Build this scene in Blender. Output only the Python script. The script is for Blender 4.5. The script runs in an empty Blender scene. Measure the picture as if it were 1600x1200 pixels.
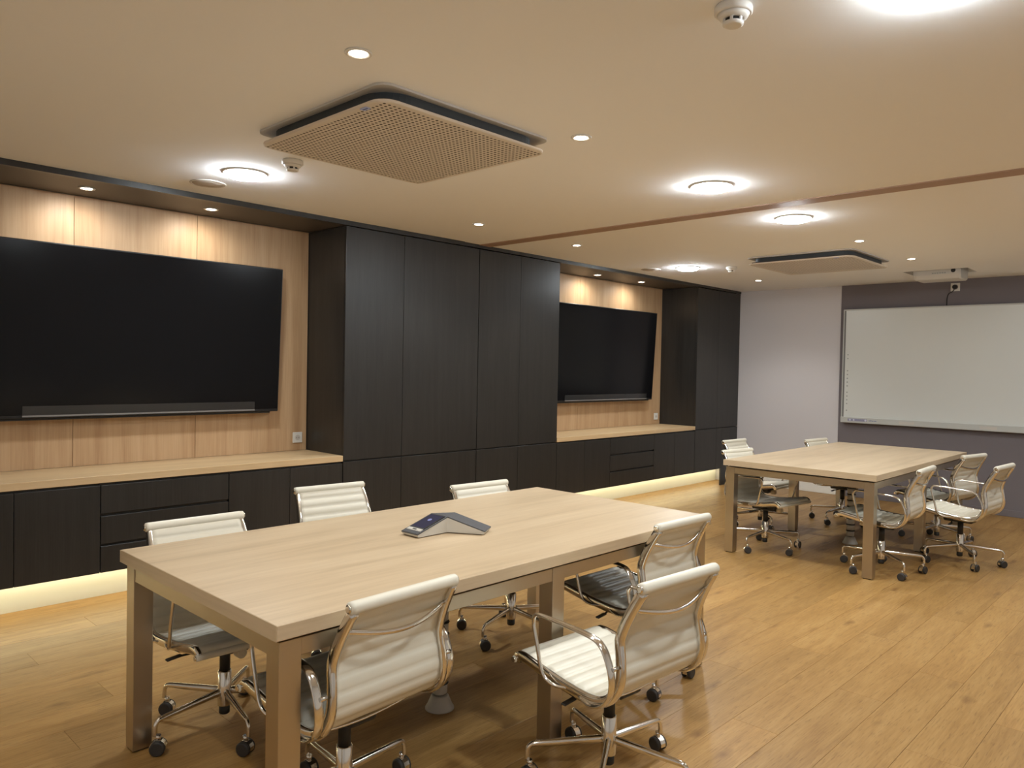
import bpy, bmesh, math, random
from mathutils import Vector, Matrix
random.seed(7)
PI = math.pi
S = bpy.context.scene
COL = S.collection

# ------------------------------------------------------------------ camera
F_PX, YAW, PITCH, ROLL, CAM_H = 1187.0, 0.7621, -0.0217, 0.019, 1.463
fw = Vector((math.cos(YAW)*math.cos(PITCH), math.sin(YAW)*math.cos(PITCH), math.sin(PITCH)))
rt = fw.cross(Vector((0, 0, 1))).normalized()
up = rt.cross(fw)
r2 = rt*math.cos(ROLL) + up*math.sin(ROLL)
u2 = -rt*math.sin(ROLL) + up*math.cos(ROLL)
cam = bpy.data.cameras.new('camera')
cam.sensor_width = 36.0
cam.lens = 36.0*F_PX/1600.0
cam.clip_start = 0.05
cam_o = bpy.data.objects.new('camera', cam)
m = Matrix((r2, u2, -fw)).transposed().to_4x4()
m.translation = Vector((0, 0, CAM_H))
cam_o.matrix_world = m
COL.objects.link(cam_o)
S.camera = cam_o

# ------------------------------------------------------------------ world and exposure
w = bpy.data.worlds.new('world')
S.world = w
w.use_nodes = True
w.node_tree.nodes['Background'].inputs[0].default_value = (0.02, 0.02, 0.02, 1)
w.node_tree.nodes['Background'].inputs[1].default_value = 1.0
S.view_settings.view_transform = 'Standard'
S.view_settings.look = 'None'
S.view_settings.gamma = 1.0
S.view_settings.use_curve_mapping = False
S.view_settings.exposure = 0.18

SPOT_COL = (1.0, 0.97, 0.91)
BIG_COL = (0.90, 0.975, 1.02)
SPOT_W = 26.0
NICHE_W = 9.5
BIG_E = 172.0
LED_E = 24.0

# ------------------------------------------------------------------ helpers
class MB:
    """collects faces for ONE mesh object"""
    def __init__(s):
        s.v = []; s.f = []; s.mi = []; s.sm = []
    def add(s, vs, fs, mi=0, smooth=False):
        b = len(s.v)
        s.v.extend([tuple(q) for q in vs])
        for f in fs:
            s.f.append([b+i for i in f]); s.mi.append(mi); s.sm.append(smooth)
        return s
    def box(s, a, b, mi=0, bev=0.0):
        x0, y0, z0 = a; x1, y1, z1 = b
        if bev <= 0:
            vs = [(x0,y0,z0),(x1,y0,z0),(x1,y1,z0),(x0,y1,z0),(x0,y0,z1),(x1,y0,z1),(x1,y1,z1),(x0,y1,z1)]
            fs = [(3,2,1,0),(4,5,6,7),(0,1,5,4),(1,2,6,5),(2,3,7,6),(3,0,4,7)]
            return s.add(vs, fs, mi)
        e = bev
        vs = []; lo = (x0,y0,z0); hi = (x1,y1,z1)
        idx = {}
        for cx in (0,1):
            for cy in (0,1):
                for cz in (0,1):
                    c = (cx,cy,cz)
                    for ax in range(3):
                        p = []
                        for k in range(3):
                            base = hi[k] if c[k] else lo[k]
                            p.append(base if k == ax else base + (-e if c[k] else e))
                        idx[(c,ax)] = len(vs); vs.append(p)
        fs = []
        for ax in range(3):
            o = [k for k in range(3) if k != ax]
            for side in (0,1):
                q = []
                for (a_, b_) in ((0,0),(1,0),(1,1),(0,1)):
                    c = [0,0,0]; c[ax] = side; c[o[0]] = a_; c[o[1]] = b_
                    q.append(idx[(tuple(c),ax)])
                flip = (side == 0) ^ (ax == 1)
                fs.append(q[::-1] if flip else q)
        for ax in range(3):
            o = [k for k in range(3) if k != ax]
            for a_ in (0,1):
                for b_ in (0,1):
                    c0 = [0,0,0]; c1 = [0,0,0]
                    c0[o[0]] = c1[o[0]] = a_; c0[o[1]] = c1[o[1]] = b_; c1[ax] = 1
                    fs.append([idx[(tuple(c0),o[0])], idx[(tuple(c1),o[0])], idx[(tuple(c1),o[1])], idx[(tuple(c0),o[1])]])
        for c in [(i,j,k) for i in (0,1) for j in (0,1) for k in (0,1)]:
            fs.append([idx[(c,0)], idx[(c,1)], idx[(c,2)]])
        return s.add(vs, fs, mi)
    def lathe(s, prof, c=(0,0,0), n=24, mi=0, axis='z', smooth=True, cap=True):
        vs = []; fs = []
        for (r, h) in prof:
            for i in range(n):
                a = 2*PI*i/n
                p = (r*math.cos(a), r*math.sin(a), h)
                if axis == 'x': p = (p[2], p[0], p[1])
                elif axis == 'y': p = (p[1], p[2], p[0])
                vs.append((c[0]+p[0], c[1]+p[1], c[2]+p[2]))
        for k in range(len(prof)-1):
            for i in range(n):
                j = (i+1) % n
                fs.append((k*n+i, k*n+j, (k+1)*n+j, (k+1)*n+i))
        s.add(vs, fs, mi, smooth)
        if cap:
            b = len(s.v)-len(vs)
            s.f.append([b+i for i in range(n)][::-1]); s.mi.append(mi); s.sm.append(False)
            e = b+(len(prof)-1)*n
            s.f.append([e+i for i in range(n)]); s.mi.append(mi); s.sm.append(False)
        return s
    def sweep(s, pts, radii, side=None, n=10, mi=0, square=False, smooth=True, closed=False):
        """tube along pts; radii = list of (a,b) half sizes (a along 'side', b in plane)"""
        P = [Vector(p) for p in pts]
        N = len(P)
        vs = []; fs = []
        prev = None
        for i in range(N):
            if closed: t = (P[(i+1) % N]-P[i-1]).normalized()
            else: t = (P[min(i+1,N-1)]-P[max(i-1,0)]).normalized()
            if side is not None: a = Vector(side)
            elif prev is None:
                a = Vector((0,0,1)) if abs(t.z) < .9 else Vector((1,0,0))
            else: a = prev
            a = (a - t*a.dot(t)).normalized(); prev = a
            b = t.cross(a)
            ra, rb = radii[i] if isinstance(radii, list) else radii
            for k in range(n):
                if square:
                    q = [(1,.6),(.6,1),(-.6,1),(-1,.6),(-1,-.6),(-.6,-1),(.6,-1),(1,-.6)][k]
                    vs.append(P[i]+a*ra*q[0]+b*rb*q[1])
                else:
                    an = 2*PI*k/n
                    vs.append(P[i]+a*ra*math.cos(an)+b*rb*math.sin(an))
        M = N if closed else N-1
        for i in range(M):
            i2 = (i+1) % N
            for k in range(n):
                j = (k+1) % n
                fs.append((i*n+k, i*n+j, i2*n+j, i2*n+k))
        s.add(vs, fs, mi, smooth)
        if not closed:
            b0 = len(s.v)-len(vs)
            s.f.append([b0+i for i in range(n)][::-1]); s.mi.append(mi); s.sm.append(False)
            e = b0+(N-1)*n
            s.f.append([e+i for i in range(n)]); s.mi.append(mi); s.sm.append(False)
        return s
    def prism(s, poly, z0, z1, mi=0, fn=None):
        n = len(poly)
        vs = [(x,y,z0) for x,y in poly]+[(x,y,z1) for x,y in poly]
        if fn: vs = [fn(*q) for q in vs]
        fs = [list(range(n))[::-1], list(range(n,2*n))]+[(i,(i+1)%n,n+(i+1)%n,n+i) for i in range(n)]
        return s.add(vs, fs, mi)
    def mesh(s, name, mats):
        me = bpy.data.meshes.new(name)
        me.from_pydata(s.v, [], s.f)
        for mt in (mats if isinstance(mats, (list,tuple)) else [mats]): me.materials.append(mt)
        me.polygons.foreach_set('material_index', s.mi)
        me.polygons.foreach_set('use_smooth', s.sm)
        bm = bmesh.new(); bm.from_mesh(me); bmesh.ops.recalc_face_normals(bm, faces=bm.faces); bm.to_mesh(me); bm.free()
        me.update()
        return me
    def build(s, name, mats, parent=None, loc=None):
        o = bpy.data.objects.new(name, s.mesh(name, mats))
        COL.objects.link(o)
        if parent is not None: o.parent = parent
        if loc is not None: o.location = loc
        return o

def tag(o, label=None, cat=None, group=None, kind=None):
    if label: o['label'] = label
    if cat: o['category'] = cat
    if group: o['group'] = group
    if kind: o['kind'] = kind
    return o
def thing(name, label, cat, loc=(0,0,0), rz=0.0, group=None):
    o = bpy.data.objects.new(name, None)
    o.empty_display_size = .1
    COL.objects.link(o)
    o.location = loc; o.rotation_euler = (0,0,rz)
    return tag(o, label, cat, group)
def copy_tree(o, parent=None):
    c = o.copy(); COL.objects.link(c); c.parent = parent
    for ch in list(o.children): copy_tree(ch, c)
    return c
def box(name, a, b, mat, parent=None, bev=0.0):
    return MB().box(a, b, 0, bev).build(name, mat, parent)
def struct(name, mb, mat, label, cat='structure'):
    o = mb.build(name, mat)
    return tag(o, label, cat, None, 'structure')
def catmull(pts, n=6):
    out = []
    P = [Vector(p) for p in pts]
    for i in range(len(P)-1):
        p0 = P[max(i-1,0)]; p1 = P[i]; p2 = P[i+1]; p3 = P[min(i+2,len(P)-1)]
        for k in range(n):
            t = k/n
            out.append(.5*((2*p1)+(p2-p0)*t+(2*p0-5*p1+4*p2-p3)*t*t+(3*p1-p0-3*p2+p3)*t**3))
    out.append(P[-1])
    return out

# ------------------------------------------------------------------ materials
def mat(name, col, rough=.5, metal=0.0, spec=.5, bump=0.0, bscale=200, coat=0.0):
    mt = bpy.data.materials.new(name); mt.use_nodes = True
    nt = mt.node_tree; b = nt.nodes['Principled BSDF']
    b.inputs['Base Color'].default_value = (*col, 1)
    b.inputs['Roughness'].default_value = rough
    b.inputs['Metallic'].default_value = metal
    b.inputs['Specular IOR Level'].default_value = spec
    b.inputs['Coat Weight'].default_value = coat
    if bump > 0:
        tc = nt.nodes.new('ShaderNodeTexCoord'); no = nt.nodes.new('ShaderNodeTexNoise')
        no.inputs['Scale'].default_value = bscale; no.inputs['Detail'].default_value = 3
        bp = nt.nodes.new('ShaderNodeBump'); bp.inputs['Strength'].default_value = bump; bp.inputs['Distance'].default_value = .002
        nt.links.new(tc.outputs['Object'], no.inputs['Vector'])
        nt.links.new(no.outputs['Fac'], bp.inputs['Height'])
        nt.links.new(bp.outputs['Normal'], b.inputs['Normal'])
    return mt
def emis(name, col, strength):
    mt = bpy.data.materials.new(name); mt.use_nodes = True
    nt = mt.node_tree; nt.nodes.remove(nt.nodes['Principled BSDF'])
    e = nt.nodes.new('ShaderNodeEmission'); e.inputs[0].default_value = (*col,1); e.inputs[1].default_value = strength
    nt.links.new(e.outputs[0], nt.nodes['Material Output'].inputs[0])
    return mt
def wood(name, c0, c1, c2, scale=(1.2,14,14), rough=.4, per_object=0.0, fine=.35, knots=0.0, spec=.4, bump=.08, bands=0.0):
    """streaky grain; 'scale' is small along the grain"""
    mt = bpy.data.materials.new(name); mt.use_nodes = True
    nt = mt.node_tree; L = nt.links.new; N = nt.nodes.new
    b = nt.nodes['Principled BSDF']
    tc = N('ShaderNodeTexCoord'); oi = N('ShaderNodeObjectInfo')
    off = N('ShaderNodeVectorMath'); off.operation = 'SCALE'; off.inputs[0].default_value = (37.0,19.0,53.0)
    L(oi.outputs['Random'], off.inputs['Scale'])
    add = N('ShaderNodeVectorMath'); L(tc.outputs['Object'], add.inputs[0]); L(off.outputs[0], add.inputs[1])
    mp = N('ShaderNodeMapping'); mp.inputs['Scale'].default_value = scale; L(add.outputs[0], mp.inputs['Vector'])
    n1 = N('ShaderNodeTexNoise'); n1.inputs['Scale'].default_value = 1.0; n1.inputs['Detail'].default_value = 5; n1.inputs['Distortion'].default_value = .6
    L(mp.outputs[0], n1.inputs['Vector'])
    mp2 = N('ShaderNodeMapping'); mp2.inputs['Scale'].default_value = tuple(q*(5 if q < 4 else 9) for q in scale); L(add.outputs[0], mp2.inputs['Vector'])
    n2 = N('ShaderNodeTexNoise'); n2.inputs['Scale'].default_value = 1.0; n2.inputs['Detail'].default_value = 3
    L(mp2.outputs[0], n2.inputs['Vector'])
    mx = N('ShaderNodeMix'); mx.data_type = 'FLOAT'; mx.inputs[0].default_value = fine
    L(n1.outputs['Fac'], mx.inputs[2]); L(n2.outputs['Fac'], mx.inputs[3])
    cr = N('ShaderNodeValToRGB'); e = cr.color_ramp.elements
    e[0].position = .32; e[0].color = (*c0,1); e[1].position = .68; e[1].color = (*c2,1)
    k = e.new(.5); k.color = (*c1,1)
    L(mx.outputs[0], cr.inputs['Fac'])
    col = cr.outputs['Color']
    if knots > 0:
        mp4 = N('ShaderNodeMapping'); mp4.inputs['Scale'].default_value = tuple(14.0 if q < 4 else 170.0 for q in scale); L(add.outputs[0], mp4.inputs['Vector'])
        n4 = N('ShaderNodeTexNoise'); n4.inputs['Scale'].default_value = 1.0; n4.inputs['Detail'].default_value = 2; L(mp4.outputs[0], n4.inputs['Vector'])
        pr_ = N('ShaderNodeMapRange'); pr_.inputs[1].default_value = .56; pr_.inputs[2].default_value = .72; pr_.inputs[3].default_value = 0; pr_.inputs[4].default_value = .55
        L(n4.outputs['Fac'], pr_.inputs[0])
        pm = N('ShaderNodeMix'); pm.data_type = 'RGBA'; L(pr_.outputs[0], pm.inputs[0]); L(col, pm.inputs[6])
        pm.inputs[7].default_value = (c0[0]*.62, c0[1]*.55, c0[2]*.5, 1)
        col = pm.outputs[2]
    if knots > 0:
        mp3 = N('ShaderNodeMapping'); mp3.inputs['Scale'].default_value = tuple(2.0 if q < 4 else 7.0 for q in scale); L(add.outputs[0], mp3.inputs['Vector'])
        vo = N('ShaderNodeTexVoronoi'); vo.inputs['Scale'].default_value = 1.0; vo.inputs['Randomness'].default_value = 1.0
        wn = N('ShaderNodeTexNoise'); wn.inputs['Scale'].default_value = 8.0
        L(add.outputs[0], wn.inputs['Vector'])
        va = N('ShaderNodeVectorMath'); va.operation = 'SCALE'; va.inputs['Scale'].default_value = .35
        L(wn.outputs['Color'], va.inputs[0])
        vb = N('ShaderNodeVectorMath'); L(mp3.outputs[0], vb.inputs[0]); L(va.outputs[0], vb.inputs[1])
        L(vb.outputs[0], vo.inputs['Vector'])
        kr = N('ShaderNodeMapRange'); kr.inputs[1].default_value = .02; kr.inputs[2].default_value = .19; kr.inputs[3].default_value = knots; kr.inputs[4].default_value = 0
        L(vo.outputs['Distance'], kr.inputs[0])
        km = N('ShaderNodeMix'); km.data_type = 'RGBA'; L(kr.outputs[0], km.inputs[0]); L(col, km.inputs[6])
        km.inputs[7].default_value = (c0[0]*.55, c0[1]*.46, c0[2]*.40, 1)
        col = km.outputs[2]
    if per_object > 0:
        hs = N('ShaderNodeHueSaturation')
        mr = N('ShaderNodeMapRange'); mr.inputs[3].default_value = 1-per_object; mr.inputs[4].default_value = 1+per_object
        L(oi.outputs['Random'], mr.inputs[0]); L(mr.outputs[0], hs.inputs['Value']); L(col, hs.inputs['Color'])
        col = hs.outputs[0]
    L(col, b.inputs['Base Color'])
    b.inputs['Roughness'].default_value = rough
    b.inputs['Specular IOR Level'].default_value = spec
    if bump > 0:
        bp = N('ShaderNodeBump'); bp.inputs['Strength'].default_value = bump; bp.inputs['Distance'].default_value = .001
        L(n2.outputs['Fac'], bp.inputs['Height']); L(bp.outputs[0], b.inputs['Normal'])
    return mt

M = {}
M['ceil'] = mat('ceiling_paint', (.93,.93,.93), .9, spec=.2, bump=.05, bscale=90)
M['lilac'] = mat('pale_lilac_wall', (.70,.68,.70), .9, spec=.2, bump=.05)
M['plum'] = mat('plum_grey_wall', (.20,.18,.19), .92, spec=.15, bump=.08, bscale=300)
M['offwhite'] = mat('off_white_wall', (.74,.74,.74), .9, spec=.2)
M['base_white'] = mat('white_baseboard', (.85,.84,.80), .5)
M['kick'] = mat('kick_white', (.78,.78,.70), .6)
M['floor'] = wood('oak_plank', (.310,.162,.046), (.405,.226,.070), (.47,.28,.098), (1.6,16,16), .40, per_object=.09, fine=.42, knots=.75, spec=.4)
M['gap'] = mat('plank_joint', (.20,.11,.05), .8)
M['oak_x'] = wood('light_oak_top', (.50,.375,.235), (.60,.46,.30), (.66,.52,.35), (.9,9,9), .34, fine=.3, spec=.4)
M['oak_y'] = wood('light_oak_edge', (.50,.375,.235), (.58,.45,.29), (.64,.50,.335), (9,.9,9), .36, fine=.3, spec=.4)
M['oak_panel'] = wood('oak_wall_panel', (.46,.28,.145), (.55,.355,.195), (.61,.41,.235), (13,13,.8), .45, per_object=.04, fine=.35)
M['oak_counter'] = wood('oak_counter', (.58,.40,.21), (.66,.47,.26), (.72,.53,.31), (.9,9,9), .38)
M['dark'] = wood('dark_wenge', (.017,.016,.0145), (.024,.0225,.0205), (.031,.029,.0265), (22,22,1.0), .36, per_object=.05, fine=.5, spec=.5, bump=.12)
M['dark_in'] = mat('carcass_black', (.012,.011,.010), .7)
M['soffit'] = mat('soffit_grey', (.085,.072,.062), .5)
M['brown'] = mat('brown_track', (.40,.27,.20), .6)
M['steel'] = mat('brushed_nickel', (.52,.46,.37), .34, metal=1.0, bump=.06, bscale=400)
M['chrome'] = mat('chrome', (.80,.77,.72), .13, metal=1.0)
M['leather'] = mat('ivory_leather', (.74,.70,.585), .42, bump=.08, bscale=500)
M['black'] = mat('black_plastic', (.018,.017,.016), .5)
M['rubber'] = mat('caster_rubber', (.035,.031,.028), .55)
M['knob'] = mat('knob_ivory', (.62,.56,.44), .5)
M['tv'] = mat('tv_glass', (.004,.004,.005), .16, spec=.2)
M['tvb'] = mat('tv_bezel', (.010,.010,.011), .35)
M['film'] = mat('clear_film', (.026,.025,.025), .2)
M['filmedge'] = mat('film_edge', (.22,.21,.20), .25)
M['white'] = mat('white_plastic', (.80,.78,.74), .45)
M['whitegrey'] = mat('grey_white_plastic', (.62,.59,.54), .5)
M['acpanel'] = mat('perforated_white', (.72,.65,.57), .5)
M['acbody'] = mat('ac_body_slate', (.045,.055,.065), .6)
M['acflange'] = mat('ac_flange_grey', (.62,.61,.60), .7)
M['achole'] = mat('ac_hole_dark', (.10,.075,.055), .9)
M['label_blue'] = mat('label_blue', (.42,.50,.85), .5)
M['ink'] = mat('ink_blue', (.10,.14,.34), .6)
M['board'] = mat('board_surface', (.72,.74,.71), .32, spec=.5)
M['alu'] = mat('board_frame', (.56,.57,.54), .42)
M['alu_dark'] = mat('board_groove', (.20,.20,.19), .5)
M['tagblue'] = mat('control_strip', (.30,.30,.42), .4)
M['tagwhite'] = mat('control_button', (.70,.70,.82), .4)
M['icon'] = mat('icon_ink', (.34,.36,.34), .6)
M['phone_top'] = mat('phone_cloth', (.085,.085,.090), .75, bump=.3, bscale=900)
M['phone_side'] = mat('phone_silver', (.58,.55,.49), .45)
M['phone_scr'] = emis('phone_screen', (.070,.064,.098), .75)
M['phone_logo'] = emis('phone_glow', (.26,.27,.48), 1.0)
M['socket'] = mat('socket_white', (.78,.77,.72), .4)
M['spine'] = mat('spine_grey', (.50,.47,.42), .4)
M['em_spot'] = emis('spot_lens', (1.0,.90,.74), 28.0)
M['em_big'] = emis('downlight_lens', BIG_COL, BIG_E)
M['em_led'] = emis('led_strip', (1.0,.90,.58), LED_E)
M['grille'] = mat('speaker_grille', (.52,.46,.40), .8, bump=.4, bscale=700)
M['reflector'] = mat('lamp_reflector', (.80,.77,.70), .3)

# ------------------------------------------------------------------ dimensions
ZC = 2.519            # ceiling
YC = 4.771            # cabinet fronts
YW = 5.279            # niche back
XE = 9.347            # far wall
XR, YR = -1.6, -1.9   # walls behind the camera
ZB = .215             # underside of base cabinets
ZCT = .787            # counter top

# ------------------------------------------------------------------ setting
floor = struct('floor', MB().box((XR-.1, YR-.1, -.12), (XE+.1, YW+.2, -.010)), M['gap'], 'warm oak plank floor of the meeting room', 'floor')
PW, PL = .20, 1.52
plank_meshes = {}
def plank_mesh(L, W):
    key = (round(L,3), round(W,3))
    if key not in plank_meshes:
        g = .0004
        plank_meshes[key] = MB().box((g, g, -.010), (L-g, W-g, 0), 0, .0007).mesh('plank', M['floor'])
    return plank_meshes[key]
y = YR
row = 0
offs = [0, .50, 1.01, .25, .76, 1.27, .38, .88]
while y < YW-.2-1e-6:
    W = min(PW, YW-.19-y)
    x = XR - offs[row % len(offs)]
    while x < XE-1e-6:
        a = max(x, XR); b = min(x+PL, XE)
        if b-a > .02:
            o = bpy.data.objects.new('plank', plank_mesh(b-a, W)); COL.objects.link(o)
            o.parent = floor; o.location = (a, y, 0)
        x += PL
    y += PW; row += 1

# ceiling with a recess for the projector
PX0, PX1, PY0, PY1 = 8.415, 8.80, 1.93, 2.52
cb = MB()
for (a, b) in (((XR-.1, YR-.1), (PX0, YW+.2)), ((PX1, YR-.1), (XE+.1, YW+.2)), ((PX0, YR-.1), (PX1, PY0)), ((PX0, PY1), (PX1, YW+.2))):
    cb.box((a[0], a[1], ZC), (b[0], b[1], ZC+.22))
cb.box((PX0, PY0, ZC+.20), (PX1, PY1, ZC+.22))
ceiling = struct('ceiling', cb, M['ceil'], 'warm white plaster ceiling with recessed lights', 'ceiling')
trim = struct('trim_1', MB().box((4.555, YR, ZC-.006), (4.685, YC-.003, ZC)), M['brown'], 'brown partition track running across the ceiling', 'trim')

struct('wall_far', MB().box((XE, YR-.1, 0), (XE+.1, 3.470, ZC)), M['plum'], 'plum grey end wall behind the interactive whiteboard', 'wall')
struct('wall_far_pale', MB().box((XE-.004, 3.470, 0), (XE+.1, YW+.2, ZC)), M['lilac'], 'pale lilac end wall between dark cabinets and plum wall', 'wall')
struct('baseboard_far_pale', MB().box((XE-.016, 3.472, 0), (XE-.004, YC+.1, .115), 0, .003), M['base_white'], 'white baseboard under the pale lilac wall', 'baseboard')
struct('baseboard_far', MB().box((XE-.010, YR, 0), (XE, 3.468, .07), 0, .002), M['plum'], 'plum grey skirting under the plum wall', 'baseboard')
struct('wall_left', MB().box((XR-.1, YW+.02, 0), (XE+.1, YW+.12, ZC)), M['offwhite'], 'wall behind the built-in cabinets', 'wall')
struct('wall_right', MB().box((XR-.1, YR-.1, 0), (XE+.1, YR, ZC)), M['offwhite'], 'off-white side wall beside the camera', 'wall')
struct('wall_rear', MB().box((XR-.1, YR, 0), (XR, YW+.02, ZC)), M['offwhite'], 'off-white wall behind the camera', 'wall')

# dark header over the cabinet wall (fascia and niche soffits)
struct('trim_2', MB().box((XR, YC-.020, ZC-.034), (4.37, YC+.01, ZC)).box((4.37, YC-.004, ZC-.030), (XE-.005, YC+.01, ZC)), M['dark'], 'dark fascia strip along the top of the cabinet wall', 'trim')
NICHES = [(.60, 3.202), (5.647, 8.252)]
for i, (a, b) in enumerate(NICHES):
    struct('trim_%d' % (3+i), MB().box((a+.001, YC+.011, ZC-.033), (b-.001, YW, ZC-.001)), M['soffit'],
           ['dark soffit above the near television niche', 'dark soffit above the far television niche'][i], 'soffit')

# recessed kick board with warm light strip
struct('baseboard_left', MB().box((XR, 5.060, 0), (XE-.03, 5.085, ZB-.002)), M['kick'], 'pale lit kick board under the floating cabinets', 'baseboard')
led = MB()
led.box((XR+.05, 4.955, ZB-.014), (XE-.05, 4.970, ZB-.006))
tag(led.build('light_strip', M['em_led']), 'warm glowing light strip under the floating dark cabinets', 'light strip')

# ------------------------------------------------------------------ cabinets
G = .0015
def door(unit, x0, x1, z0, z1, name='door'):
    return box(name, (x0+G, YC, z0+G), (x1-G, YC+.02, z1-G), M['dark'], unit, .0012)
def carcass(unit, x0, x1, z0, z1, name='carcass'):
    return box(name, (x0+.0005, YC+.021, z0), (x1-.0005, YW+.015, z1), M['dark'], unit)
ZT = ZC-.036
def tall(x0, xm, x1, label, to_floor=None):
    u = thing('tall_cabinet', label, 'cabinet', (0,0,0), 0, 'dark built-in cabinets')
    carcass(u, x0, x1, ZB, ZT)
    for (a, b) in ((x0, xm), (xm, x1)):
        door(u, a, b, .748, ZT, 'tall_door')
        if not (to_floor and a == xm):
            door(u, a, b, ZB, .740, 'lower_door')
    if to_floor:
        box('end_panel', (to_floor, YC, 0), (x1-.002, YC+.02, .740), M['dark'], u, .0012)
        door(u, xm, to_floor, ZB, .740, 'lower_door')
    return u
tall(-.72, -.06, .598, 'tall dark cabinet at the left end of the near television niche')
tall(3.204, 3.746, 4.563, 'tall dark two-door cabinet right of the near television niche')
tall(4.567, 5.093, 5.645, 'tall dark two-door cabinet left of the far television niche')
tall(8.254, 8.776, 9.335, 'tall dark cabinet in the corner beside the pale lilac wall', to_floor=8.912)
ZU = .742
def base_doors(x0, xm, x1, label):
    u = thing('base_cabinet', label, 'cabinet', (0,0,0), 0, 'dark built-in cabinets')
    carcass(u, x0, x1, ZB, ZU)
    for (a, b) in ((x0, xm), (xm, x1)): door(u, a, b, ZB, ZU-.012)
def base_drawers(x0, x1, label):
    u = thing('drawer_cabinet', label, 'cabinet', (0,0,0), 0, 'dark built-in cabinets')
    carcass(u, x0, x1, ZB, ZU)
    for (a, b) in ((ZB, .372), (.384, .548), (.562, ZU-.012)): door(u, x0, x1, a, b, 'drawer')
base_doors(.602, 1.111, 1.544, 'low dark two-door cabinet at the left edge below the near television')
base_drawers(1.546, 2.323, 'low dark three-drawer cabinet below the near television')
base_doors(2.325, 2.769, 3.200, 'low dark two-door cabinet right of the near drawers')
base_doors(5.649, 6.085, 6.519, 'low dark two-door cabinet left of the far drawers')
base_drawers(6.521, 7.356, 'low dark three-drawer cabinet below the far television')
base_doors(7.358, 7.793, 8.250, 'low dark two-door cabinet right of the far drawers')
for i, (a, b) in enumerate(NICHES):
    o = MB().box((a+.001, YC-.003, .7435), (b-.001, YW-.001, ZCT), 0, .002).build('worktop', M['oak_counter'])
    tag(o, ['pale oak worktop below the near television', 'pale oak worktop below the far television'][i], 'worktop', 'oak worktops in the niches')
    p = thing('panelling', ['oak wall panelling behind the near television', 'oak wall panelling behind the far television'][i], 'wall panel', (0,0,0), 0, 'oak panelling of the niches')
    d = a-.602+.002
    xs = [a+.001, .775+d, 1.545+d, 2.320+d, b-.001]
    for k in range(4):
        box('panel', (xs[k]+.0012, YW, ZCT+.0005), (xs[k+1]-.0012, YW+.014, ZC-.035), M['oak_panel'], p, .001)

# ------------------------------------------------------------------ televisions
def television(xr, label, film):
    W, H, D = 1.885, 1.05, .055
    t = thing('television', label, 'television', (xr-W/2, YW-.060, 1.108), 0, 'wall televisions')
    tilt = math.atan2(.052, 1.045)
    def T(x, y, z): return (x, y*math.cos(tilt)-z*math.sin(tilt), z*math.cos(tilt)+y*math.sin(tilt))
    def part(name, mb, mt):
        mb.v = [T(*q) for q in mb.v]
        return mb.build(name, mt, t)
    part('housing', MB().box((-W/2, -D, 0), (W/2, 0, H), 0, .004), M['tvb'])
    part('screen', MB().box((-W/2+.008, -D-.0012, .020), (W/2-.008, -D, H-.008)), M['tv'])
    f = part('plastic_film', MB().box((film[0]-t.location.x, -D-.0045, .016), (film[1]-t.location.x, -D-.0014, .075)), M['film'])
    f['label'] = 'strip of clear plastic film along the lower edge'
    e = MB().box((film[0]-t.location.x, -D-.008, .010), (film[1]-t.location.x, -D-.0046, .020))
    part('film_fold', e, M['filmedge'])
    part('standby_ledge', MB().box((-W/2+.06, -D+.006, -.012), (W/2-.06, -.008, 0), 0, .003), M['tvb'])
    MB().box((-.35, -.012, .30), (.35, .018, .75)).build('wall_bracket', M['tvb'], t).location = (0, .040, 0)
    return t
television(2.890, 'large black television in the near niche, cut by the left edge', (1.24, 2.70))
television(7.890, 'black television in the far niche, left edge hidden by the tall cabinet', (6.22, 7.76))

# ------------------------------------------------------------------ wall sockets
def socket(x, z, label):
    s = thing('wall_socket', label, 'socket', (x, YW-.0005, z), 0, 'white wall sockets')
    MB().box((-.041, -.010, -.041), (.041, 0, .041), 0, .003).build('face_plate', M['socket'], s)
    MB().lathe([(.021, -.0112), (.021, -.010), (.0205, -.010)], n=20, axis='y').build('round_well', M['whitegrey'], s)
    for q in (-1, 1):
        MB().lathe([(.0028, -.0118), (.0028, -.0112)], (q*.009, 0, 0), n=8, axis='y').build('pin_hole', M['black'], s)
    return s
socket(3.119, .888, 'white wall socket on oak panel by the near tall cabinet')
socket(8.153, .884, 'white wall socket on oak panel under the far television')
ws = thing('wall_socket', 'white wall socket high on the plum wall under the projector', 'socket', (XE-.0005, 2.255, 2.432), 0, 'white wall sockets')
MB().box((-.010, -.045, -.045), (0, .045, .045), 0, .003).build('face_plate', M['socket'], ws)
MB().lathe([(.030, -.0125), (.030, -.010)], n=20, axis='x').build('round_well', M['whitegrey'], ws)
pc = thing('power_cord', 'dark power cord plugged in above the interactive whiteboard', 'cord', (XE-.013, 2.255, 2.432))
MB().lathe([(.018, -.040), (.024, -.030), (.026, 0)], n=16, axis='x').build('plug', M['black'], pc)
MB().sweep(catmull([(-.03,0,0), (-.028,.006,-.035), (-.016,.03,-.055), (-.004,.062,-.072), (.006,.078,-.12), (.006,.080,-.197)], 5), (.005,.005), n=8).build('cable', M['black'], pc)

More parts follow.
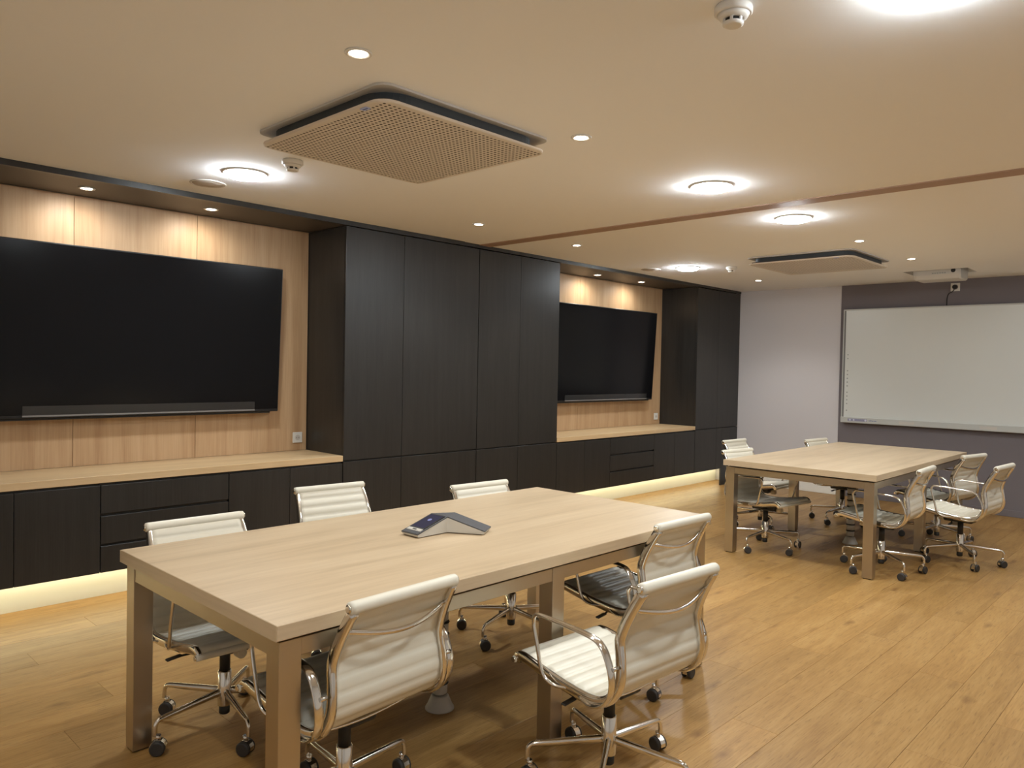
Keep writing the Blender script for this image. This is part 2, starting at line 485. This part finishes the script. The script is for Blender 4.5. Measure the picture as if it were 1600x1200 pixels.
# ------------------------------------------------------------------ interactive whiteboard
WB = thing('interactive_whiteboard', 'large interactive whiteboard with silver frame on plum wall', 'whiteboard', (XE, 0, 0))
BX = -.062
y0, y1, z0, z1 = .86, 3.418, .885, 2.228
MB().box((BX+.010, y0+.02, z0+.02), (-.001, y1-.02, z1-.02)).build('housing', M['alu_dark'], WB)
MB().box((BX+.006, y0+.018, z0+.060), (BX+.010, y1-.030, z1-.014)).build('writing_surface', M['board'], WB)
MB().box((BX, y0, z1-.014), (BX+.030, y1, z1), 0, .002).build('top_rail', M['alu'], WB)
MB().box((BX, y1-.012, z0+.055), (BX+.030, y1, z1-.0145), 0, .002).build('side_rail', M['alu'], WB)
MB().box((BX+.004, y1-.030, z0+.060), (BX+.012, y1-.0125, z1-.015)).build('side_groove', M['alu_dark'], WB)
MB().box((BX, y0, z0+.055), (BX+.030, y0+.018, z1-.0145), 0, .002).build('side_rail', M['alu'], WB)
tray = MB().box((BX-.012, y0, z0), (BX+.030, y1, z0+.068), 0, .004).build('bottom_rail', M['alu'], WB)
cs = MB().box((BX-.0135, y1-.305, z0+.022), (BX-.012, y1-.085, z0+.050)).build('control_strip', M['tagblue'], tray)
cs['label'] = 'blue-grey control strip with pale buttons'
for (yy, s) in ((.112, .010), (.155, .009), (.288, .012)):
    MB().lathe([(s, -.0015), (s, 0)], (BX-.0135, y1-yy, z0+.036), n=12, axis='x').build('button', M['tagwhite'], tray)
lg = MB()
for k in range(5): lg.box((BX-.0125, y1-.336-k*.018, z0+.030), (BX-.012, y1-.324-k*.018, z0+.038+.004*(k == 1)))
lg.build('maker_mark', M['ink'], tray)
for yy in (.65, 1.45):
    MB().box((BX-.0128, y1-yy-.16, z0+.018), (BX-.012, y1-yy, z0+.050)).build('vent', M['whitegrey'], tray)
for zz in (1.690, 1.645, 1.50, 1.455, 1.41, 1.365, 1.32, 1.245, 1.20, 1.155, 1.11, 1.03):
    MB().lathe([(.0085, -.0006), (.0085, 0)], (BX+.006, y1-.062, zz), n=6, axis='x').build('icon', M['icon'], WB)

# ------------------------------------------------------------------ projector in the ceiling recess
pr = thing('projector', 'white projector hanging from a ceiling recess before the whiteboard', 'projector', (8.60, 2.215, ZC))
prof = [(-.145, .12), (-.145, -.045), (-.125, -.085), (-.105, -.092), (.120, -.092), (.145, -.070), (.145, .12)]
vs = []; n = len(prof)
for yy in (-.215, -.200, .185, .215):
    k = .0 if abs(yy) < .21 else .012
    for (px, pz) in prof: vs.append((px*(1-k*4), yy, pz if pz > 0 else pz*(1-k*8)))
fs = [tuple(range(n)), tuple(range(3*n, 4*n))[::-1]]
for s_ in range(3):
    for i in range(n): fs.append((s_*n+i, (s_+1)*n+i, (s_+1)*n+(i+1) % n, s_*n+(i+1) % n))
MB().add(vs, fs).build('housing', M['whitegrey'], pr)
nm = MB()
for k in range(6): nm.box((-.1462, -.085+k*.022, -.034), (-.1448, -.069+k*.022, -.024))
nm.build('maker_mark', M['icon'], pr)
MB().lathe([(.018, -.1480), (.022, -.1440)], (0, -.150, -.010), n=14, axis='x').build('sensor_window', M['black'], pr)
MB().box((-.06, -.09, .12), (.06, .09, .199)).build('mount_bracket', M['whitegrey'], pr)

# ------------------------------------------------------------------ air conditioners
def rrect(hw, hh, r, n=6):
    out = []
    for (cx, cy, a0) in ((hw-r, hh-r, 0), (-hw+r, hh-r, PI/2), (-hw+r, -hh+r, PI), (hw-r, -hh+r, 1.5*PI)):
        for k in range(n+1):
            a = a0+PI/2*k/n
            out.append((cx+r*math.cos(a), cy+r*math.sin(a)))
    return out
def aircon(cx, cy, label):
    t = thing('ceiling_air_conditioner', label, 'air conditioner', (cx, cy, ZC), 0, 'ceiling air conditioners')
    MB().prism(rrect(.481, .481, .06), -.010, -.0005).build('flange', M['acflange'], t)
    MB().prism(rrect(.447, .447, .13, 8), -.046, -.010).build('body', M['acbody'], t)
    H = .474
    # panel: rounded frame plate on top, perforated sheet below
    MB().prism(rrect(H-.02, H-.02, .06), -.056, -.046).build('backing_plate', M['achole'], t)
    rim = MB()
    outer = rrect(H, H, .075); inner = rrect(H-.024, H-.024, .005)
    nn = len(outer)
    prof = [(outer, -.056), (outer, -.062), (rrect(H-.004, H-.004, .072), -.066), (inner, -.068)]
    vs = [(x, y, z) for ring, z in prof for (x, y) in ring]
    top = [(x, y, -.056) for (x, y) in inner]
    vs += top
    fs = []
    for k in range(len(prof)):
        for i in range(nn):
            j = (i+1) % nn
            fs.append((k*nn+i, k*nn+j, (k+1)*nn+j, (k+1)*nn+i)[::-1])
    for i in range(nn):
        j = (i+1) % nn
        fs.append((4*nn+i, 4*nn+j, j, i)[::-1])
    rim.add(vs, fs).build('panel_rim', M['acpanel'], t)
    # perforated sheet with true holes
    sh = MB(); NC = 38; a = (H-.024)*2/NC; hole = a*.27
    vs = []; fs = []
    R0 = .055; hc = H-.024
    for i in range(NC):
        for j in range(NC):
            x = -hc+a*(i+.5); y = -hc+a*(j+.5)
            b = len(vs)
            oct_ = [(1,0),(1,1),(0,1),(-1,1),(-1,0),(-1,-1),(0,-1),(1,-1)]
            for (p, q) in oct_: vs.append((x+p*a/2, y+q*a/2, -.0675))
            for k in range(8):
                an = k*PI/4
                vs.append((x+hole*math.cos(an), y+hole*math.sin(an), -.0675))
            for k in range(8):
                k2 = (k+1) % 8
                fs.append((b+k, b+8+k, b+8+k2, b+k2))
    sh.add(vs, fs)
    tag(sh.build('perforated_sheet', M['acpanel'], t), kind='stuff')
    lb = MB().prism(rrect(.022, .0125, .006), -.0695, -.0678).build('sticker', M['label_blue'], t)
    lb.rotation_euler.z = PI/2; lb.location = (-.4525, -.335, 0)
    mk = MB()
    for k in range(6): mk.box((-.002, -.0155+k*.0055, -.0702), (.003, -.0118+k*.0055, -.0695))
    mk.build('maker_mark', M['ink'], t).location = (-.4525, -.335, 0)
    return t
aircon(2.185, 2.80, 'near white perforated ceiling air conditioner above the long table')
aircon(7.055, 2.84, 'far white perforated ceiling air conditioner above the second table')

# ------------------------------------------------------------------ lights
def spot_lamp(x, y, z, label, watts, group, tilt=(0,0), cone=118, lit=True):
    t = thing('spotlight', label, 'light', (x, y, z), 0, group)
    MB().lathe([(.030, -.001), (.046, -.001), (.047, -.004), (.043, -.007), (.034, -.006), (.030, -.001)], n=24, cap=False).build('trim_ring', M['white'], t)
    MB().lathe([(.0305, -.0035), (.022, -.0055), (.008, -.0065)], n=20).build('lens', M['em_spot'], t)
    l = bpy.data.lights.new('spot_beam', 'SPOT'); l.energy = watts; l.color = SPOT_COL
    l.spot_size = math.radians(cone); l.spot_blend = .65 if cone < 130 else 1.0; l.shadow_soft_size = .022
    o = bpy.data.objects.new('spot_beam', l); COL.objects.link(o); o.parent = t
    o.location = (0, 0, -.035); o.rotation_euler = (tilt[0], tilt[1], 0)
    return t
def big_lamp(x, y, label):
    t = thing('downlight', label, 'light', (x, y, ZC), 0, 'round ceiling downlights')
    MB().lathe([(.100, -.001), (.122, -.001), (.123, -.005), (.116, -.010), (.106, -.008), (.100, -.001)], n=36, cap=False).build('trim_ring', M['white'], t)
    MB().lathe([(.104, -.003), (.102, -.016), (.092, -.026), (.058, -.033), (.01, -.035)], n=32).build('diffuser', M['em_big'], t)
    return t
SG = 'small ceiling spotlights'
spot_lamp(1.504, 2.183, ZC, 'small bright spotlight nearest the near air conditioner, toward top left', SPOT_W, SG)
spot_lamp(2.724, 2.194, ZC, 'small bright spotlight right of the near air conditioner', SPOT_W, SG)
spot_lamp(3.896, 4.090, ZC, 'small spotlight near the dark cabinets before the brown ceiling track', SPOT_W, SG)
spot_lamp(5.080, 4.116, ZC, 'small spotlight near the dark cabinets just past the brown ceiling track', SPOT_W, SG)
spot_lamp(6.252, 2.195, ZC, 'small spotlight in front of the far air conditioner', SPOT_W, SG)
spot_lamp(7.484, 2.169, ZC, 'small spotlight between the far air conditioner and the projector', SPOT_W, SG)
spot_lamp(8.278, 4.016, ZC, 'small spotlight before the pale lilac wall', SPOT_W*.8, SG)
NG = 'niche spotlights'
ZS = ZC-.033
spot_lamp(1.53, 5.00, ZS, 'small spotlight in the near niche soffit, leftmost', NICHE_W, NG, cone=150, tilt=(.42, 0))
spot_lamp(2.29, 5.00, ZS, 'small spotlight in the near niche soffit, second from left', NICHE_W, NG, cone=150, tilt=(.42, 0))
spot_lamp(6.60, 5.05, ZS, 'small spotlight in the far niche soffit, left one', NICHE_W, NG, cone=150, tilt=(.42, 0))
spot_lamp(7.41, 5.03, ZS, 'small spotlight in the far niche soffit, right one', NICHE_W, NG, cone=150, tilt=(.42, 0))
big_lamp(2.037, 4.030, 'large round downlight near the cabinet fascia at left')
big_lamp(3.913, 2.194, 'large round downlight just before the brown ceiling track')
big_lamp(5.065, 2.215, 'large round downlight just past the brown ceiling track')
big_lamp(6.863, 4.095, 'large round downlight near the far niche')
big_lamp(2.250, .600, 'large round downlight cut by the top edge at right')
# the same ceiling grid goes on outside the frame
big_lamp(5.065, .30, 'large round downlight outside the frame beyond the track')
big_lamp(7.40, .30, 'large round downlight outside the frame before the end wall')
big_lamp(.10, .30, 'large round downlight above the camera')
spot_lamp(.30, 2.19, ZC, 'small spotlight outside the frame at left', SPOT_W, SG)

def detector(x, y, label):
    t = thing('smoke_detector', label, 'smoke detector', (x, y, ZC), 0, 'smoke detectors')
    MB().lathe([(.052, -.0005), (.054, -.006), (.054, -.020), (.050, -.024)], n=28).build('base', M['white'], t)
    MB().lathe([(.046, -.024), (.040, -.034), (.030, -.037)], n=28).build('collar', M['white'], t)
    MB().lathe([(.025, -.037), (.025, -.047)], n=20).build('sensing_chamber', M['black'], t)
    for k in range(6):
        a = k*PI/3+.3
        MB().box((.024, -.004, -.048), (.030, .004, -.036)).build('rib', M['white'], t).rotation_euler.z = a
    MB().lathe([(.030, -.047), (.030, -.052), (.024, -.056)], n=24).build('cap', M['white'], t)
detector(2.035, 1.085, 'white smoke detector at the top edge of the view')
detector(2.075, 3.590, 'white smoke detector behind the near air conditioner')
detector(7.070, 3.720, 'white smoke detector by the far air conditioner')
def speaker(x, y, label):
    t = thing('ceiling_speaker', label, 'speaker', (x, y, ZC), 0, 'flush ceiling speakers')
    MB().lathe([(.100, -.0005), (.102, -.004), (.096, -.007), (.090, -.005)], n=36, cap=False).build('rim', M['whitegrey'], t)
    MB().lathe([(.091, -.0015), (.088, -.0055), (.03, -.0065)], n=36).build('grille', M['grille'], t)
speaker(2.010, 4.434, 'round flush ceiling speaker near the cabinet fascia at left')
speaker(6.773, 4.482, 'round flush ceiling speaker above the far niche')

# ------------------------------------------------------------------ tables
def table(x0, x1, y0, y1, xm, label):
    t = thing('conference_table', label, 'table', ((x0+x1)/2, (y0+y1)/2, 0), 0, 'conference tables')
    cx, cy = t.location.x, t.location.y
    def B(name, a, b, mt, bev=.0015):
        return MB().box((a[0]-cx, a[1]-cy, a[2]), (b[0]-cx, b[1]-cy, b[2]), 0, bev).build(name, mt, t)
    B('tabletop', (x0, y0, .705), (x1, y1, .75), M['oak_x'], .002)
    for (ea, eb) in ((x0-.0012, x0), (x1, x1+.0012)): B('edge_band', (ea, y0, .7052), (eb, y1, .7498), M['oak_y'], 0)
    B('spacer', (x0+.035, y0+.035, .695), (x1-.035, y1-.035, .705), M['black'], .001)
    I = .018; L = .07
    a0, a1, b0, b1 = x0+I, x1-I, y0+I, y1-I
    for lx in (a0, xm-L/2, a1-L):
        for ly in (b0, b1-L):
            B('leg', (lx, ly, .006), (lx+L, ly+L, .695), M['steel'])
            B('foot_pad', (lx+.008, ly+.008, 0), (lx+L-.008, ly+L-.008, .006), M['black'], .001)
    for (lx, rx) in ((a0+L, xm-L/2), (xm+L/2, a1-L)):
        for ly in (b0, b1-L): B('rail', (lx, ly+.003, .643), (rx, ly+.040, .693), M['steel'])
    for lx in (a0, a1-.040): B('rail', (lx+.003, b0+L, .643), (lx+.037, b1-L, .693), M['steel'])
    B('rail', (xm-.02, b0+L, .643), (xm+.02, b1-L, .693), M['steel'])
    return t
table(1.047, 3.395, 1.863, 3.018, 2.255, 'long pale oak conference table in the foreground with a phone on it')
table(5.643, 8.110, 1.819, 2.998, 6.895, 'pale oak conference table further back near the whiteboard')

def spine(x, y, label):
    t = thing('cable_spine', label, 'cable riser', (x, y, 0), 0, 'cable risers under the tables')
    MB().lathe([(.062, 0), (.062, .006), (.054, .018), (.038, .055), (.034, .060)], n=24).build('foot', M['spine'], t)
    MB().lathe([(.009, .06), (.009, .64)], n=8).build('cable', M['black'], t)
    N = 11; h = .575/N
    for k in range(N):
        z = .064+k*h
        MB().lathe([(.026, z), (.032, z+.006), (.032, z+h-.012), (.026, z+h-.006)], n=16).build('link', M['spine'], t)
        MB().lathe([(.036, z+h-.007), (.037, z+h-.0045), (.036, z+h-.002)], n=16).build('ring', M['black'], t)
    MB().box((-.06, -.04, .639), (.06, .04, .6945)).build('top_bracket', M['black'], t)
spine(2.135, 2.43, 'grey segmented cable riser under the near table')
spine(6.760, 2.38, 'grey segmented cable riser under the far table')

# ------------------------------------------------------------------ conference phone
ph = thing('conference_phone', 'three-armed dark grey conference phone on the near table', 'phone', (2.186, 2.477, .75))
R_, HW = .195, .052
base = math.radians(181)
ring = []     # outline: for each arm two tip corners, then inner notch
for k in range(3):
    a = base+k*2*PI/3
    d = Vector((math.cos(a), math.sin(a))); s_ = Vector((-d.y, d.x))
    ring.append(('t', d*R_-s_*HW)); ring.append(('t', d*R_+s_*HW))
    a2 = a+PI/3
    ring.append(('n', Vector((math.cos(a2), math.sin(a2)))*(HW/math.sin(PI/3))))
HT_, HN = .014, .066
side = MB(); n = len(ring)
vs = []
for (kd, p) in ring:
    q = p*.97 if kd == 't' else p
    vs.append((q.x, q.y, .004))
for (kd, p) in ring: vs.append((p.x, p.y, HT_ if kd == 't' else HN))
fs = [tuple(range(n))[::-1]]+[(i, (i+1) % n, n+(i+1) % n, n+i) for i in range(n)]
side.add(vs, fs).build('body', M['phone_side'], ph)
for k in range(3):
    a = base+k*2*PI/3
    d = Vector((math.cos(a), math.sin(a))); s_ = Vector((-d.y, d.x))
    MB().lathe([(.012, 0), (.012, .005)], (d.x*.16, d.y*.16, 0), n=10).build('foot', M['black'], ph)
topm = MB()
vs = []
for dz in (.0002, .0045):
    for (kd, p) in ring:
        vs.append((p.x*1.004, p.y*1.004, (HT_ if kd == 't' else HN)+dz))
    vs.append((0, 0, .070+dz))
fs = []
m_ = n+1
for (o_, fl) in ((0, True), (m_, False)):
    for k in range(3):
        t0, t1, nn_, pn = 3*k, 3*k+1, 3*k+2, (3*k-1) % n
        for f in ((o_+pn, o_+t0, o_+t1, o_+nn_), (o_+pn, o_+nn_, o_+n)):
            fs.append(f[::-1] if fl else f)
for i in range(n): fs.append((i, (i+1) % n, m_+(i+1) % n, m_+i))
topm.add(vs, fs).build('speaker_cloth', M['phone_top'], ph)
# touch screen on the arm that points left
d = Vector((math.cos(base), math.sin(base))); s_ = Vector((-d.y, d.x))
rn = (HW/math.sin(PI/3))*math.cos(PI/3)
def on_arm(r, lat, dz):
    f = (r-rn)/(R_-rn)
    return (d.x*r+s_.x*lat, d.y*r+s_.y*lat, HN+(HT_-HN)*f+.0045+dz)
def slab(name, r0, r1, w, h0, h1, mt, par):
    vs = [on_arm(r0,-w,h0), on_arm(r1,-w,h0), on_arm(r1,w,h0), on_arm(r0,w,h0), on_arm(r0,-w,h1), on_arm(r1,-w,h1), on_arm(r1,w,h1), on_arm(r0,w,h1)]
    fs = [(3,2,1,0),(4,5,6,7),(0,1,5,4),(1,2,6,5),(2,3,7,6),(3,0,4,7)]
    return MB().add(vs, fs).build(name, mt, par)
bz = slab('screen_bezel', .036, .158, .044, .0001, .003, M['black'], ph)
slab('display', .042, .150, .039, .0031, .0036, M['phone_scr'], bz)
vs = [on_arm(.085+.010*math.cos(k*PI/5), .010*math.sin(k*PI/5), .0038) for k in range(10)]
MB().add(vs, [tuple(range(10))]).build('round_icon', M['phone_logo'], bz)
nb = slab('name_bar', .159, .176, .044, .0001, .003, M['phone_side'], ph)
slab('maker_mark', .164, .171, .012, .0031, .0035, M['black'], nb)
slab('tip_bar', .176, .193, .048, .0001, .001, M['phone_top'], ph)

# ------------------------------------------------------------------ office chair
def make_chair():
    t = thing('office_chair', '', 'chair', (0,0,0), 0, 'ivory leather office chairs')
    ctrl = [(.262,.400), (.255,.420), (.225,.429), (.13,.413), (.02,.397), (-.09,.389), (-.155,.396), (-.198,.428), (-.218,.480), (-.213,.545), (-.205,.60), (-.223,.66), (-.253,.722), (-.285,.777)]
    pts = catmull([(0, y, z) for (y, z) in ctrl], 12)
    cum = [0.0]
    for i in range(1, len(pts)): cum.append(cum[-1]+(pts[i]-pts[i-1]).length)
    LT = cum[-1]
    def at(s):
        s = max(0, min(LT, s))
        for i in range(1, len(cum)):
            if cum[i] >= s:
                f = (s-cum[i-1])/(cum[i]-cum[i-1])
                tg = (pts[i]-pts[i-1]).normalized()
                return pts[i-1].lerp(pts[i], f), tg
        return pts[-1], (pts[-1]-pts[-2]).normalized()
    def half(s):
        f = s/LT
        if f < .45: return .220+.014*(f/.45)
        return .234-.036*((f-.45)/.55)**1.1
    split = .462*LT
    pitch = .0465
    def pad(s0, s1, name):
        nr = max(1, round((s1-s0)/pitch)); pit = (s1-s0)/nr
        ns = nr*6
        ring = []
        mb = MB(); vs = []; fs = []
        cross = [(-1,0), (-.985,.8), (-.90,1), (-.4,1), (0,1), (.4,1), (.90,1), (.985,.8), (1,0), (.985,-.8), (.90,-1), (0,-1), (-.90,-1), (-.985,-.8)]
        nc = len(cross)
        for i in range(ns+1):
            s = s0+(s1-s0)*i/ns
            P, tg = at(s)
            nrm = tg.cross(Vector((1,0,0)))          # upward on the seat, forward on the back
            ph_ = abs(math.sin(PI*(s-s0)/pit))**.55
            h = half(s)-.011
            for (cx, cz) in cross:
                th = (.0035+.0075*ph_) if cz > 0 else (.0035+.0045*ph_)
                q = P+nrm*(cz*th)
                vs.append((cx*h, q.y, q.z))
        for i in range(ns):
            for k in range(nc):
                j = (k+1) % nc
                fs.append((i*nc+k, (i+1)*nc+k, (i+1)*nc+j, i*nc+j))
        fs.append(tuple(range(nc)))
        fs.append(tuple(range(ns*nc, (ns+1)*nc))[::-1])
        mb.add(vs, fs, 0, True)
        return mb.build(name, M['leather'], t)
    # which side is 'up': chosen so ribs puff on the sitter's side
    pad(.012, split, 'seat')
    bk = pad(split, LT-.004, 'backrest')
    # leather rolls at the top and the front edge with metal end caps
    P, tg = at(LT)
    rl = MB().lathe([(.012, -.2095), (.0185, -.2065), (.0195, -.197), (.0195, .197), (.0185, .2065), (.012, .2095)], (0, P.y-.003, P.z+.004), n=16, axis='x').build('top_roll', M['leather'], t)
    for sx in (-1, 1):
        MB().lathe([(.0125, -.002), (.0125, .002), (.008, .0035)], (0,0,0), n=14, axis='x').build('end_cap', M['chrome'], rl, (sx*.2115, P.y-.003, P.z+.004)).rotation_euler.z = 0 if sx > 0 else PI
    P0, _ = at(0)
    fr = MB().lathe([(.009, -.229), (.0125, -.226), (.013, .0), (.0125, .226), (.009, .229)], (0, P0.y, P0.z+.004), n=14, axis='x').build('front_roll', M['leather'], t)
    for sx in (-1, 1):
        MB().lathe([(.009, -.002), (.009, .003)], n=12, axis='x').build('end_cap', M['chrome'], fr, (sx*.231, P0.y, P0.z+.004)).rotation_euler.z = 0 if sx > 0 else PI
    # side frames
    for sx in (-1, 1):
        mb = MB(); N = 44; path = []; rad = []
        for i in range(N+1):
            s = LT*i/N
            P, tg = at(s)
            nrm = tg.cross(Vector((1,0,0)))
            path.append((sx*(half(s)-.004), P.y-nrm.y*.007, P.z-nrm.z*.007))
            rad.append((.0095, .0175))
        mb.sweep(path, rad, side=(1,0,0), n=8, square=True)
        mb.build('side_frame', M['chrome'], t)
        # armrest loop
        ap = catmull([(sx*.229,-.005,.386), (sx*.243,.045,.384), (sx*.254,.088,.412), (sx*.258,.112,.500), (sx*.258,.132,.580), (sx*.258,.124,.606), (sx*.258,.098,.613), (sx*.258,-.03,.609), (sx*.258,-.135,.602), (sx*.258,-.178,.585), (sx*.258,-.205,.545), (sx*.258,-.222,.490), (sx*.254,-.214,.435), (sx*.248,-.180,.392), (sx*.242,-.125,.372), (sx*.228,-.07,.380)], 5)
        rr = []
        for i in range(len(ap)):
            f = i/(len(ap)-1)
            wv = .0072 if f < .36 else (.0072+.0085*min(1,(f-.36)/.12))
            rr.append((wv, .0066))
        arm = MB().sweep(ap, rr, side=(1,0,0), n=10).build('armrest', M['chrome'], t)
        MB().lathe([(.007, -.012), (.007, .012)], n=10, axis='x').build('arm_lug', M['chrome'], arm, (sx*.244, -.222, .520))
    # braces
    bp = [(-.196+.392*i/16, -.252-.032*math.sin(PI*i/16), .705-.030*math.sin(PI*i/16)) for i in range(17)]
    MB().sweep(bp, (.0085, .0055), side=(0,0,1), n=8).build('back_brace', M['chrome'], t)
    for (yy, zz) in ((.10, .385), (-.10, .368)):
        bp = [(-.225+.45*i/12, yy, zz-.020*math.sin(PI*i/12)) for i in range(13)]
        MB().sweep(bp, (.012, .006), side=(0,1,0), n=8).build('seat_brace', M['chrome'], t)
    # tilt mechanism
    mc = MB().box((-.058, -.10, .322), (.058, .11, .366), 0, .010).build('mechanism', M['black'], t)
    for sx in (-1, 1):
        MB().sweep([(sx*.05, .05, .345), (sx*.14, .02, .334), (sx*.178, .01, .330)], (.0045, .0045), n=8).build('lever', M['black'], mc)
        MB().box((-.030, -.011, -.004), (.030, .011, .004), 0, .003).build('lever_paddle', M['black'], mc, (sx*.205, .008, .329)).rotation_euler.y = sx*.12
    MB().lathe([(.019, 0), (.021, .006), (.021, .038), (.017, .044)], n=16, axis='y').build('tension_knob', M['knob'], mc, (0, .11, .333))
    # column
    cl = MB().lathe([(.026, .085), (.027, .09), (.027, .222), (.023, .226)], n=20).build('column', M['chrome'], t)
    MB().lathe([(.0205, .226), (.0205, .325)], n=16).build('gas_lift', M['black'], cl)
    MB().lathe([(.018, .050), (.021, .054), (.021, .085)], n=16).build('column_end', M['black'], cl)
    # five star base
    lp = catmull([(.020,0,.140), (.10,0,.136), (.20,0,.130), (.262,0,.1265), (.280,0,.122), (.290,0,.110), (.293,0,.090), (.293,0,.070)], 4)
    n_ = len(lp); lr = []
    for i in range(n_):
        f = i/(n_-1)
        lr.append((.0155-.0065*min(1, f/.55), .0125-.0045*min(1, f/.55)))
    leg_me = MB().sweep(lp, [(b, a) for (a, b) in lr], side=(0,1,0), n=10).mesh('base_leg', M['chrome'])
    hood = MB(); vs = []; fs = []
    hn = 9
    for yy in (-.012, .012):
        for k in range(hn):
            a = math.radians(-10+k*200/(hn-1)); vs.append((.030*math.cos(a), yy, .030*math.sin(a)))
        vs.append((0, yy, 0))
    m2 = hn+1
    fs.append(tuple(range(m2))); fs.append(tuple(range(m2, 2*m2))[::-1])
    for k in range(m2): fs.append((k, (k+1) % m2, m2+(k+1) % m2, m2+k)[::-1])
    hood.add(vs, fs); hood.lathe([(.010, .026), (.010, .046)], n=10)
    hood_me = hood.mesh('caster_hood', M['chrome'])
    wh = MB()
    for q in (-1, 1):
        wh.lathe([(.022, q*.0245), (.0275, q*.021), (.0275, q*.0135), (.020, q*.0125)][::q], (0,0,0), n=18, axis='y')
    wheel_me = wh.mesh('caster_wheel', M['rubber'])
    rnd = random.Random(3)
    for k in range(5):
        o = bpy.data.objects.new('base_leg', leg_me); COL.objects.link(o); o.parent = t; o.rotation_euler.z = k*2*PI/5
        sw = rnd.uniform(0, 2*PI)
        for nm_, me in (('caster_hood', hood_me), ('caster_wheel', wheel_me)):
            c = bpy.data.objects.new(nm_, me); COL.objects.link(c); c.parent = o
            c.location = (.293+.012*math.cos(sw), .012*math.sin(sw), .0278); c.rotation_euler.z = sw
    return t

CH = [  # hub x, y, rotation (deg), base turn (deg), label
    (1.410, 2.070,   3, 10, 'ivory leather office chair at the front left corner of the near table'),
    (2.208, 1.594,  -4, -6, 'ivory leather office chair nearest the camera, pulled out from the near table'),
    (3.015, 2.072,  -2, 24, 'ivory leather office chair at the front right end of the near table'),
    (1.411, 2.915, 179, 45, 'ivory leather office chair behind the left end of the near table'),
    (2.313, 3.318, 175, 50, 'ivory leather office chair behind the middle of the near table'),
    (3.014, 2.850, 176, 50, 'ivory leather office chair behind the right end of the near table'),
    (6.036, 2.812, 172, 32, 'ivory leather office chair at the near left corner of the far table'),
    (6.900, 3.270, 178, 10, 'ivory leather office chair behind the left side of the far table'),
    (7.690, 2.795, 174, 28, 'ivory leather office chair at the back of the far table, before the pale wall'),
    (6.014, 1.890,   2, 12, 'ivory leather office chair at the near right corner of the far table'),
    (6.745, 1.540,  -4, 68, 'ivory leather office chair pulled out right of the far table'),
    (7.450, 1.885, -11, 23, 'ivory leather office chair at the far right end of the far table'),
]
proto = make_chair()
for i, (x, y, rz, bt, lab) in enumerate(CH):
    o = proto if i == 0 else copy_tree(proto)
    o.location = (x, y, 0); o.rotation_euler = (0, 0, math.radians(rz)); o['label'] = lab
    k = 0
    for c in o.children:
        if c.name.startswith('base_leg'):
            c.rotation_euler.z = math.radians(bt-rz)+k*2*PI/5; k += 1
